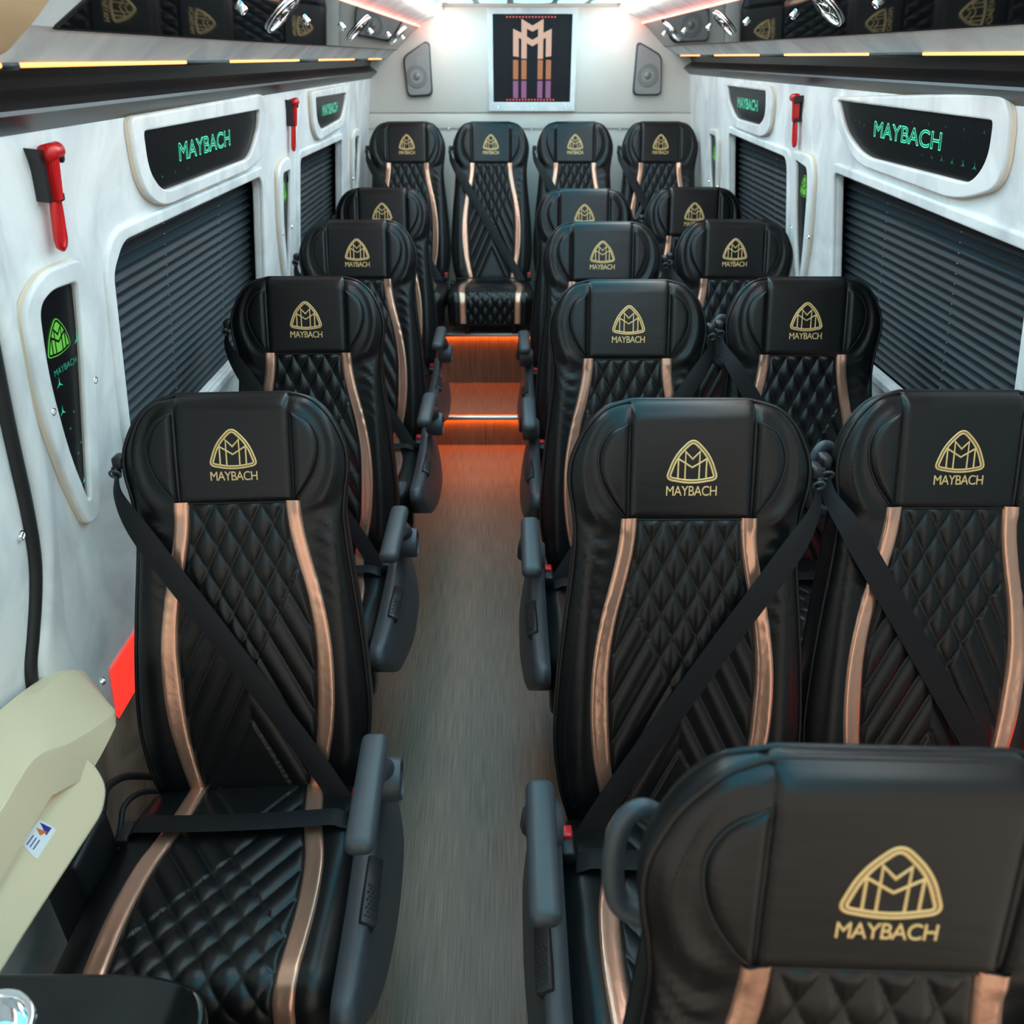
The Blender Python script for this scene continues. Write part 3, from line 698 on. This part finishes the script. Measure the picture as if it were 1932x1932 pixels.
# ------------------------------------------------------------------ back wall fittings
t = thing('illuminated_sign', 'framed black illuminated sign with glowing interlocked letters in the middle of the back wall', 'sign', (.132, YB - .012, 1.445))
off = -Vector(t.location)
x0, x1, z0, z1 = -.078, .335, 1.485, 1.893
fr = plate([(x0 - .028, z0 - .045), (x1 + .028, z0 - .045), (x1 + .028, z1 + .03), (x0 - .028, z1 + .03)], [[(x0, z0), (x0, z1), (x1, z1), (x1, z0)]], .004, .004, 2)
mb = MB(); mb.add([(p[0], YB - .013 - p[2], p[1]) for p in fr[0]], fr[1]); o = obj('frame', sharp(mb.me('frame', 'suede')), t); o.location = off
mb = MB(); mb.box(((x0 + x1) / 2, YB - .013, (z0 + z1) / 2), (x1 - x0 + .01, .006, z1 - z0 + .01)); o = obj('back_panel', mb.me('back_panel', 'matte', False), t); o.location = off
for xs in (-.053, .132, .311): 
    o = screw(t, Vector((xs, YB - .028, 1.462)) + off, (0, -1, 0))
def sign_px(px, py): return (x0 + (px - 275) / (1640 - 275) * (x1 - x0), z1 - (py - 140) / (1725 - 140) * (z1 - z0))
def sign_poly(polys, name, m, y):
    mb = MB()
    for poly in polys:
        P = [sign_px(*p) for p in poly]; vf = plate(P, [], .0015, 0); mb.add([(p[0], y - p[2], p[1]) for p in vf[0]], vf[1])
    o = obj(name, mb.me(name, m, False), t); o.location = off; return o
ys = YB - .017
def mir(poly): return [(1915 - a, b) for a, b in poly]
left_out = [(625, 395), (775, 470), (775, 580), (722, 552), (722, 895), (625, 880)]
sign_poly([left_out, mir(left_out)], 'glowing_letter', 'mmlight', ys)
vtall = [(768, 222), (958, 340), (1147, 222), (1147, 925), (1055, 930), (1055, 395), (958, 445), (862, 395), (862, 925), (768, 920)]
sign_poly([vtall], 'glowing_letter', 'mmlight', ys - .001)
sign_poly([[(860, 530), (958, 590), (1057, 530), (1057, 645), (958, 705), (860, 645)]], 'glowing_letter', 'mmlight', ys)
bars = [(625, 715), (770, 860), (1055, 1145), (1200, 1290)]
for xa, xb in bars:
    sign_poly([[(xa, 945), (xb, 950), (xb, 1300), (xa, 1300)]], 'amber_bar', 'mmbrown', ys)
    sign_poly([[(xa, 1330), (xb, 1330), (xb, 1650), (xa, 1650)]], 'purple_bar', 'mmpurple', ys)
mb = MB()
for k in range(16):
    for py in (190, 1680):
        p = sign_px(520 + k * 55, py); mb.box((p[0], ys, p[1]), (.007, .003, .005))
o = obj('light_dots', mb.me('light_dots', 'signred', False), t); o.location = off; o['kind'] = 'stuff'

def speaker(poly, cx, cz, label):
    t = thing('wall_speaker', label, 'speaker', (cx, YB - .012, cz), 'back wall speakers'); off = -Vector(t.location)
    P = rounded(poly, .03, 6)
    vf = plate(P, [], .008, .008, 3); mb = MB(); mb.add([(p[0], YB - .012 - p[2], p[1]) for p in vf[0]], vf[1]); o = obj('housing', sharp(mb.me('housing', 'plastic'), 40), t); o.location = off
    mx, mz = sum(p[0] for p in P) / len(P), sum(p[1] for p in P) / len(P)
    Q = [(mx + (p[0] - mx) * .90, mz + (p[1] - mz) * .93) for p in P]
    vf = plate(Q, [], .002, .002, 2); mb = MB(); mb.add([(p[0], YB - .042 - p[2], p[1]) for p in vf[0]], vf[1]); o = obj('grille', sharp(mb.me('grille', 'grille'), 40), t); o.location = off
    R = Matrix.Translation((cx, YB - .050, cz - .01)) @ Matrix.Rotation(PI / 2, 4, 'X')
    mb = MB(); mb.lathe([(.056, .0), (.054, .003), (.050, .001), (.045, .003), (.03, -.001), (.018, .0), (.016, .004), (.008, .007), (0, .008)], R, 32); o = obj('speaker_cone', mb.me('speaker_cone', 'cone'), t); o.location = off
speaker([(-.553, 1.70), (-.43, 1.772), (-.408, 1.762), (-.403, 1.515), (-.54, 1.508)], -.483, 1.618, 'grey five-sided loudspeaker on the back wall, left of the glowing sign')
speaker([(.675, 1.775), (.81, 1.708), (.823, 1.53), (.808, 1.518), (.668, 1.518)], .742, 1.623, 'grey five-sided loudspeaker on the back wall, right of the glowing sign')

# ------------------------------------------------------------------ wall signs, plaques, hammers
def star(cx, cy, r):
    out = []
    for k in range(6):
        a = PI / 2 + k * PI / 3; rr = r if k % 2 == 0 else r * .14; out.append((cx + rr * math.cos(a), cy + rr * math.sin(a)))
    return out
def flat_polys(side, polys, w, name, m, parent, off, flip=False):
    mb = MB()
    for P in polys:
        n = len(P); mb.add([WP(side, p[0], p[1], w) for p in P], [tuple(range(n))])
    o = obj(name, mb.me(name, m, False, False), parent); o.location = off; return o
def wall_sign(side, outer, inner, tc, tw, label, stars):
    c = (sum(p[0] for p in inner) / len(inner), sum(p[1] for p in inner) / len(inner))
    t = thing('wall_sign', label, 'sign', WP(side, c[0], c[1], 0), 'long wall signs'); off = -Vector(t.location)
    O, I = rounded(outer, .05, 8), rounded(inner, .05, 8)
    o = obj('frame', wmesh(side, plate(O, [I[::-1]], .004, .005, 4), -.001, 'frame', 'suede', True, 50), t); o.location = off
    # cream edge band of the frame
    big = plate(rounded([(c[0] + (p[0] - c[0]) * 1.003, c[1] + (p[1] - c[1]) * 1.004, *p[2:]) for p in outer], .05, 8), [I[::-1]], .004, .0, 1)
    o = obj('frame_edge', wmesh(side, big, .001, 'frame_edge', 'edge', True, 30), t); o.location = off
    o = obj('sign_panel', wmesh(side, plate(I, [], .002, 0), .001, 'sign_panel', 'signblack', False), t); o.location = off
    v, f = text_data('MAYBACH', .05, 0, 1.0); xs = [p.x for p in v]; k = tw / (max(xs) - min(xs)); zs = max(p.y for p in v)
    v, f = ribbon_loops([Vector((p.x * k, p.y * .036 / zs, 0)) for p in v], f, .0026)
    mb = MB(); mb.add([WP(side, tc[0] + (p.x if side < 0 else -p.x), tc[1] + p.y - .018, .0062) for p in v], f); o = obj('lettering', mb.me('lettering', 'greenline', False, False), t, label='glowing green outlined lettering'); o.location = off
    if stars:
        o = flat_polys(side, [star(*s_) for s_ in stars], .006, 'star_print', 'dimgreen', t, off); o['kind'] = 'stuff'
    return t
rs = random.Random(8)
stR = [(1.86 + .05 * k, 1.497 + (.0 if k % 2 else .0), .012 - .0014 * k) for k in range(6)] + [(2.55 - .035 * k, 1.545 - .004 * k, .006) for k in range(3)] + [(1.84 + .085 * k, 1.565, .005) for k in range(5)] + [(rs.uniform(1.85, 2.6), rs.uniform(1.48, 1.58), .002) for k in range(40)]
wall_sign(-1, [(1.735, 1.600, .03), (2.700, 1.607, .05), (2.775, 1.575, .03), (2.725, 1.445, .12), (2.55, 1.418, .06), (1.86, 1.418, .10), (1.76, 1.47, .06)],
          [(1.795, 1.572, .012), (2.665, 1.566, .015), (2.660, 1.52, .05), (2.56, 1.447, .08), (1.875, 1.448, .09), (1.805, 1.50, .04)], (2.205, 1.513), .385,
          'long black wall sign with green outlined lettering above the near blind on the left wall', [(rs.uniform(1.85, 2.55), rs.uniform(1.47, 1.56), .0022) for k in range(30)] + [(1.9 + .08 * k, 1.475, .006) for k in range(3)])
wall_sign(1, [(2.735, 1.596, .04), (1.775, 1.640, .05), (1.735, 1.600, .04), (1.725, 1.475, .11), (1.90, 1.425, .08), (2.50, 1.438, .10), (2.66, 1.52, .06)],
          [(2.670, 1.590, .01), (1.795, 1.591, .012), (1.793, 1.52, .05), (1.85, 1.466, .06), (2.45, 1.462, .08), (2.60, 1.515, .05)], (2.215, 1.533), .385,
          'long black wall sign with green lettering and small stars, right wall near blind', stR)
wall_sign(-1, [(3.39, 1.59, .03), (4.20, 1.590, .05), (4.26, 1.54, .05), (4.09, 1.43, .09), (3.53, 1.412, .08), (3.43, 1.47, .05)],
          [(3.462, 1.566, .012), (4.14, 1.560, .012), (4.12, 1.52, .04), (4.05, 1.462, .06), (3.585, 1.447, .05), (3.49, 1.49, .04)], (3.81, 1.512), .33,
          'smaller black wall sign with green lettering above the left wall far blind', [])
wall_sign(1, [(4.12, 1.602, .03), (3.385, 1.606, .05), (3.345, 1.57, .04), (3.365, 1.46, .08), (3.48, 1.428, .07), (3.93, 1.436, .07), (4.08, 1.50, .05)],
          [(4.056, 1.590, .01), (3.432, 1.590, .012), (3.43, 1.51, .04), (3.515, 1.468, .06), (3.89, 1.470, .06), (4.02, 1.53, .05)], (3.74, 1.532), .32,
          'smaller black wall sign with green lettering above the right wall far blind', [])

def plaque(side, outer, inner, ec, ew, label, screws, lettering=False, stars=()):
    c = (sum(p[0] for p in inner) / len(inner), sum(p[1] for p in inner) / len(inner))
    t = thing('emblem_panel', label, 'panel', WP(side, c[0], c[1], 0), 'narrow emblem panels'); off = -Vector(t.location)
    O, I = rounded(outer, .04, 8), rounded(inner, .02, 6)
    o = obj('frame', wmesh(side, plate(O, [I[::-1]], .004, .005, 4), -.001, 'frame', 'suede', True, 50), t); o.location = off
    big = plate(rounded([(c[0] + (p[0] - c[0]) * 1.008, c[1] + (p[1] - c[1]) * 1.005, *p[2:]) for p in outer], .04, 8), [I[::-1]], .004, 0, 1)
    o = obj('frame_edge', wmesh(side, big, .001, 'frame_edge', 'edge', True, 30), t); o.location = off
    o = obj('panel', wmesh(side, plate(I, [], .002, 0), .001, 'panel', 'signblack', False), t); o.location = off
    tri = emblem_tri(0); P = [(ec[0] + p[0] * ew, ec[1] + (p[1] - .42) * ew * .86) for p in tri]
    e = flat_polys(side, [P], .0062, 'emblem', 'lime', t, off); e['label'] = 'glowing green triangular emblem'
    mb = MB()
    for pl, cl_ in EMBLEM:
        if pl is EMBLEM[0][0]: continue
        rows = stroke([(p[0] * ew, (p[1] - .42) * ew * .86) for p in pl], ew * .045, cl_); R_ = [[WP(side, ec[0] + q.x, ec[1] + q.y, .0068) for q in r] for r in rows]
        if cl_: R_.append(R_[0])
        v, f = grid(R_); mb.add(v, f)
    obj('emblem_lines', mb.me('emblem_lines', 'signblack', False, False), e)
    if lettering:
        v, f = text_data('MAYBACH', .03, 0); xs = [p.x for p in v]; k = ew * .95 / (max(xs) - min(xs))
        mb = MB(); mb.add([WP(side, ec[0] + .012 + (p.x * k if side < 0 else -p.x * k), ec[1] - ew * .36 - .032 + p.y * .55, .0062) for p in v], f); o = obj('lettering', mb.me('lettering', 'dimgreen', False, False), t); o.location = off
    if stars:
        o = flat_polys(side, [star(*s_) for s_ in stars], .006, 'star_print', 'green', t, off); o['kind'] = 'stuff'
    for (y, z) in screws:
        p = WP(side, y, z, .011); screw(t, p + off, (-side, 0, -.12))
    return t
plaque(-1, [(1.262, 1.36, .07), (1.335, 1.400, .05), (1.475, 1.395, .06), (1.492, 1.33, .06), (1.455, 1.10, .1), (1.415, .915, .03), (1.365, .915, .04), (1.32, 1.02, .1), (1.272, 1.18, .1)],
       [(1.312, 1.352, .025), (1.36, 1.366, .02), (1.446, 1.360, .015), (1.440, 1.27, .1), (1.388, .965, .008), (1.378, .968, .008), (1.338, 1.08, .08), (1.308, 1.24, .08)], (1.372, 1.284), .085,
       'narrow tapering black panel with large green emblem beside the nearest hammer on the left wall', [(1.303, 1.176), (1.464, 1.174)], True,
       [(1.356, 1.205, .013), (1.437, 1.215, .013), (1.435, 1.165, .013), (1.353, 1.155, .012), (1.425, 1.095, .012), (1.391, 1.0, .009), (1.39, 1.14, .004), (1.42, 1.13, .004), (1.37, 1.115, .004), (1.40, 1.075, .004), (1.385, 1.06, .004), (1.40, 1.03, .004), (1.437, 1.26, .014)])
plaque(-1, [(2.885, 1.38, .05), (2.96, 1.405, .04), (3.06, 1.40, .04), (3.075, 1.33, .05), (3.03, .97, .03), (2.99, .97, .03), (2.90, 1.18, .1)],
       [(2.940, 1.362, .02), (3.045, 1.362, .02), (3.045, 1.28, .08), (3.016, 1.0, .006), (3.008, 1.0, .006), (2.945, 1.20, .1)], (2.985, 1.30), .095,
       'narrow black panel with green emblem between the two blinds on the left wall', [(2.93, 1.17), (3.07, 1.17)])
plaque(-1, [(4.36, 1.36, .05), (4.40, 1.39, .04), (4.56, 1.385, .04), (4.58, 1.30, .05), (4.53, 1.0, .03), (4.48, 1.0, .03), (4.38, 1.2, .1)],
       [(4.42, 1.355, .02), (4.54, 1.355, .02), (4.54, 1.28, .08), (4.515, 1.03, .006), (4.505, 1.03, .006), (4.43, 1.20, .1)], (4.48, 1.28), .095,
       'narrow black panel with green emblem near the back corner of the left wall', [(4.40, 1.17), (4.55, 1.17)])
plaque(1, [(3.105, 1.42, .05), (2.885, 1.42, .05), (2.855, 1.36, .05), (2.87, 1.15, .1), (2.93, .97, .04), (2.975, .97, .03), (3.07, 1.2, .1)],
       [(3.04, 1.392, .015), (2.92, 1.380, .02), (2.905, 1.32, .06), (2.925, 1.10, .08), (2.955, 1.0, .006), (2.963, 1.0, .006), (3.02, 1.18, .1)], (2.965, 1.318), .095,
       'narrow black panel with green emblem between the two blinds on the right wall', [(2.87, 1.17), (3.055, 1.17)])
plaque(1, [(4.46, 1.39, .05), (4.28, 1.40, .05), (4.235, 1.36, .05), (4.25, 1.15, .1), (4.31, .97, .04), (4.355, .97, .03), (4.44, 1.2, .1)],
       [(4.415, 1.372, .015), (4.29, 1.370, .02), (4.275, 1.32, .06), (4.30, 1.10, .08), (4.335, 1.0, .006), (4.343, 1.0, .006), (4.40, 1.18, .1)], (4.345, 1.29), .095,
       'narrow black panel with green emblem near the back corner of the right wall', [(4.25, 1.15), (4.44, 1.15)])

def hammer(side, y, z, label, s=1.0):
    t = thing('emergency_hammer', label, 'hammer', WP(side, y, z, 0), 'emergency hammers'); off = -Vector(t.location)
    def P(u, v_, w): return WP(side, y + u * s, z + v_ * s, w)
    fl = -1 if side > 0 else 1
    # black bracket: back plate, left claw, lower clip
    mb = MB(); poly = [(-.060, .080), (-.028, .076), (-.024, .02), (-.014, -.035), (-.034, -.035), (-.040, .03), (-.048, .055)]
    mb.prism(rounded(poly, .004, 3), lambda a, b, c: P(fl * a, b, c), .0, .020)
    mb.prism(rounded([(.020, .078), (.034, .078), (.034, .05), (.022, .045)], .003, 2), lambda a, b, c: P(fl * a, b, c), .0, .03)
    mb.prism(rounded([(.000, -.020), (.022, -.018), (.022, -.034), (.0, -.036)], .003, 2), lambda a, b, c: P(fl * a, b, c), .0, .026)
    mb.prism([(-.03, .06), (.03, .06), (.014, -.035), (-.02, -.035)], lambda a, b, c: P(fl * a, b, c), .0, .006)
    o = obj('bracket', sharp(mb.me('bracket', 'black'), 30), t); o.location = off
    mb = MB(); mb.cyl(P(fl * -.030, .070, .022), P(fl * .028, .072, .022), .0125, 16); o = obj('head', mb.me('head', 'redp'), t); o.location = off
    mb = MB(); mb.prism(rounded([(-.018, .07), (.018, .07), (.010, -.035), (-.008, -.035)], .003, 2), lambda a, b, c: P(fl * a, b, c), .008, .026)
    for q in (-.006, .002, .009): mb.tube([P(fl * q * 1.2, .062, .027), P(fl * q * .7, -.03, .027)], .0022, 6)
    # looped grip
    lp = [(-.011, -.035), (-.014, -.06), (-.015, -.12), (-.010, -.134), (.0, -.140), (.010, -.134), (.015, -.12), (.012, -.06), (.009, -.035)]
    mb.tube([P(fl * a, b, .018) for a, b in lp], .0062, 10)
    mb.prism(rounded([(-.010, -.04), (.009, -.04), (.012, -.12), (.0, -.136), (-.012, -.12)], .006, 3), lambda a, b, c: P(fl * a, b, c), .013, .021)
    o = obj('handle', sharp(mb.me('handle', 'redp'), 50), t); o.location = off
hammer(-1, 1.405, 1.523, 'red emergency hammer in a black bracket nearest the camera on the left wall', .70)
hammer(-1, 3.085, 1.520, 'red emergency hammer on the left wall between the two lettered signs', .70)
hammer(1, 3.055, 1.534, 'red emergency hammer on the right wall between the two lettered signs', .70)

# ------------------------------------------------------------------ left front: door jamb, gasket, housing, cables, console
G = smoothpts([(1.186, 1.60), (1.186, 1.40), (1.188, 1.24), (1.192, 1.146), (1.197, 1.045), (1.194, .954), (1.177, .889), (1.148, .823), (1.124, .773), (1.118, .72), (1.13, .66), (1.15, .6)], 6)
mb = MB(); mb.tube([WP(-1, y, z, .004) for y, z in G], [.010] * len(G), 10, flat=1.4); struct('trim_6', mb.me('door_gasket', 'rubber'))
jo = [(y + .014, z) for y, z in G if z < 1.59]; ji = [(y + .020, z) for y, z in G if z < 1.59][::-1]
# raised jamb panel: bounded by the gasket, bulging edge
mb = MB(); rows = []
for y, z in [g for g in G if g[1] < 1.58]:
    k = sm(.95, .70, z)
    rows.append([WP(-1, y + .012 + d * (1 + .8 * k), z, h) for d, h in ((0, -.002), (.002, .010), (.008, .017), (.02, .019), (.035, .014), (.06, .006), (.08, -.001))])
v, f = grid(rows); mb.add(v, f); struct('trim_7', mb.me('door_jamb', 'suede'))
scr = obj('trim_8', SCREWC); scr['kind'] = 'structure'; scr.location = WP(-1, 1.171, 1.009, .0); scr.rotation_euler = Vector((1, 0, -.12)).to_track_quat('Z', 'Y').to_euler()

t = thing('door_mechanism_cover', 'cream plastic moulded cover with a sticker at the lower left beside the front left seat', 'cover', (-.74, .95, .60)); off = -Vector(t.location)
B = [(-.815, 1.235, .668), (-.808, 1.19, .708), (-.800, 1.12, .742), (-.795, 1.0, .775), (-.79, .84, .80), (-.79, .62, .81)]
R_ = [(-.722, 1.135, .672), (-.70, 1.10, .683), (-.70, .975, .741), (-.70, .885, .795), (-.70, .78, .792), (-.70, .62, .795)]
E_ = [(-.718, 1.12, .635), (-.69, 1.075, .672), (-.688, .975, .672), (-.688, .895, .716), (-.688, .85, .728), (-.688, .62, .718)]
F_ = [(-.80, 1.12, .60), (-.78, 1.06, .62), (-.78, .97, .63), (-.78, .89, .66), (-.78, .84, .67), (-.78, .62, .66)]
Bk = [(-.828, y, z) for x, y, z in B]
rows = [Bk, B, [tuple(Vector(a).lerp(Vector(b), .85)) for a, b in zip(B, R_)], R_, [tuple(Vector(a).lerp(Vector(b), .2)) for a, b in zip(R_, E_)], E_, F_]
def subdiv_rows(rows, n): return [smoothpts(r, n) for r in rows]
rows = subdiv_rows(rows, 5); rows = list(zip(*rows)); rows = [r for r in rows]
v, f = grid([list(r) for r in rows]); mb = MB(); mb.add(v, f)
me = mb.me('upper_cover', 'creamp'); bm = bmesh.new(); bm.from_mesh(me); bmesh.ops.holes_fill(bm, edges=[e for e in bm.edges if e.is_boundary], sides=0); bm.to_mesh(me); bm.free()
o = obj('upper_cover', sharp(me, 55), t); o.location = off
md = o.modifiers.new('bevel', 'BEVEL'); md.width = .008; md.segments = 3; md.limit_method = 'ANGLE'; md.angle_limit = math.radians(28)
def lcx(z): return -.722 + (.74 - z) * .62
mb = MB(); poly = rounded([(.60, .75), (.98, .75), (.995, .69), (.975, .645), (.93, .630), (.71, .645), (.60, .650)], .02, 4)
mb.prism(poly, lambda u, v_, tt: Vector((-.825 if tt == 0 else lcx(v_), u, v_)), 0, 1); o = obj('lower_cover', sharp(mb.me('lower_cover', 'creamp'), 40), t); o.location = off
md = o.modifiers.new('bevel', 'BEVEL'); md.width = .007; md.segments = 3; md.limit_method = 'ANGLE'
LF = lambda h: (lambda u, v_, tt: Vector((lcx(v_) + h + tt * .0006, u, v_)))
mb = MB(); mb.prism(rounded([(.800, .682), (.806, .712), (.852, .706), (.856, .680)], .004, 2), LF(.0004), 0, 1); s_ = obj('sticker', mb.me('sticker', 'paper', False), t, label='white sticker with a small orange and blue mark'); s_.location = off
mb = MB(); mb.prism([(.838, .688), (.852, .687), (.848, .704)], LF(.0011), 0, 1); obj('printed_mark', mb.me('printed_mark', 'navy', False), s_)
mb = MB(); mb.prism([(.832, .695), (.843, .689), (.838, .704)], LF(.0012), 0, 1); obj('printed_mark', mb.me('printed_mark', 'orangep', False), s_)
mb = MB()
for k in range(3): mb.prism([(.809, .704 - k * .005), (.826, .703 - k * .005), (.826, .7018 - k * .005), (.809, .7028 - k * .005)], LF(.0011), 0, 1)
obj('printed_lines', mb.me('printed_lines', 'navy', False), s_)
for (y, z) in ((1.185, .685), (1.165, .655)): screw(t, Vector((-.758, y, z)) + off, (1, .5, .3))

mb = MB(); mb.tube(smoothpts([(-.80, 1.092, .385), (-.79, 1.115, .42), (-.80, 1.159, .43), (-.80, 1.219, .40), (-.79, 1.271, .35), (-.77, 1.33, .28)], 6), .008, 8)
o = obj('cable', mb.me('cable', 'rubber')); o['label'] = 'thicker black cable looping up beside the front left seat'; o['category'] = 'cable'; o['group'] = 'cables by the front left seat'
mb = MB(); mb.tube(smoothpts([(-.80, 1.092, .28), (-.795, 1.153, .318), (-.80, 1.199, .338), (-.79, 1.252, .32), (-.77, 1.32, .25)], 6), .006, 8)
o = obj('cable', mb.me('cable', 'rubber')); o['label'] = 'thinner black cable beneath the looping one beside the front left seat'; o['category'] = 'cable'; o['group'] = 'cables by the front left seat'
t = thing('equipment_box', 'black plastic box on the floor between the cream cover and the front left seat', 'box', (-.80, 1.07, 0)); off = -Vector(t.location)
mb = MB(); mb.box((-.79, 1.015, .235), (.075, .13, .47), .012, 3); o = obj('body', mb.me('body', 'black'), t); o.location = off
mb = MB(); mb.box((-.79, 1.015, .475), (.06, .10, .02), .006, 2); o = obj('lid', mb.me('lid', 'rubber'), t); o.location = off

# glossy console in the lower left corner
t = thing('front_console', 'glossy black console with a chrome cup holder in the lower left corner', 'console', (-.6, .35, 0)); off = -Vector(t.location)
cx_, cy_, cr_ = -.582, .520, .043
out = rounded([(-.825, .05), (-.345, .05, .02), (-.345, .565, .06), (-.42, .590, .05), (-.825, .592, .02)], .02, 8)
hole = [(cx_ + cr_ * math.cos(2 * PI * k / 32), cy_ + cr_ * math.sin(2 * PI * k / 32)) for k in range(32)]
vf = plate(out, [hole[::-1]], .008, .006, 3); mb = MB(); mb.add([(p[0], p[1], .722 + p[2]) for p in vf[0]], vf[1]); o = obj('top', sharp(mb.me('top', 'console'), 50), t); o.location = off
mb = MB(); mb.prism(rounded([(-.815, .07), (-.37, .07), (-.37, .56), (-.815, .57)], .04, 5), lambda u, v_, tt: Vector((u, v_, tt)), 0, .60); o = obj('body', sharp(mb.me('body', 'black')), t); o.location = off
mb = MB(); R0 = Matrix.Translation((cx_, cy_, .75))
mb.lathe([(.047, -.004), (.050, .002), (.047, .006), (.042, .004), (.040, -.004), (.040, -.05), (.036, -.055), (.036, -.075), (0, -.075)], R0, 40); o = obj('cup_holder', mb.me('cup_holder', 'chrome'), t, label='round chrome cup holder'); o.location = off
mb = MB(); mb.tube([(p[0] * 1.0, p[1], .7225) for p in [( -.3435, .06), (-.3435, .50), (-.348, .535), (-.362, .56), (-.39, .575)]], .004, 8); o = obj('edge_trim', mb.me('edge_trim', 'chrome'), t, label='chrome edge trim'); o.location = off

# red accent strips low on the walls, widened into plates glowing as red-lit wall
for side, nm, y0, y1 in ((-1, 'left', 1.395, 3.6), (1, 'right', .9, 3.6)):
    mb = MB(); mb.prism([(.40, 0), (.54, 0), (.54, .006), (.40, .006)], lambda u, v_, tt: WP(side, tt, u, v_), y0, y1)
    o = obj('accent_light', mb.me('accent_light', 'floorred', False)); o['label'] = 'glowing red plate as strip-lit wall, low on the %s wall behind the seats' % nm; o['category'] = 'light'; o['group'] = 'low red light strips'

# ------------------------------------------------------------------ seats
S = seat
S(-.512, 1.170, -.025, 'black and rose gold leather seat nearest in the left column, whole cushion in view', 'a', 'r', pitch=3, yaw=2.5)
S(-.560, 2.055, -.012, 'black leather seat second from the front in the left column, beside the big left blind', 'a', 'r')
S(-.545, 2.855, .005, 'black leather seat third from the front in the left column', 'a', 'r')
S(-.560, 3.645, .010, 'black leather seat fourth in the left column, only its headrest top showing', 'a', 'r')
S(.327, .381, -.02, 'very close black leather seat cut off by the lower right corner of the photo', 'b', None, True, pitch=-6, yaw=-2)
S(.318, 1.090, .0, 'black leather aisle seat right of the aisle, directly behind the very close corner seat', 'b', 'l')
S(.322, 1.975, -.003, 'black leather aisle seat right of the aisle, second full seat from the camera', 'b', 'l')
S(.335, 2.805, .006, 'black leather aisle seat right of the aisle, third full seat from the camera', 'b', 'l')
S(.333, 3.570, .015, 'black leather aisle seat right of the aisle, last before the steps', 'b', 'l')
S(.803, 1.130, .0, 'black leather window seat cut off by the right edge of the photo', 'a', None, True)
S(.808, 2.005, -.003, 'black leather window seat second in the right wall column, before the large blind', 'a', None, True)
S(.815, 2.840, .008, 'black leather window seat third in the right wall column, by the narrow emblem panel', 'a')
S(.818, 3.595, .018, 'black leather window seat fourth in the right wall column, before the back row', 'a')
for x, w in ((-.530, 'leftmost seat of the raised black leather back row, by the left wall'), (-.090, 'second seat from the left in the raised back row, seen whole above the steps'),
             (.352, 'third seat from the left in the raised back row, below the glowing sign'), (.800, 'rightmost seat of the raised black leather back row, by the right wall')):
    S(x, 4.505, .222, w, 'a', None, False, 'high').scale = (.935, 1, 1)
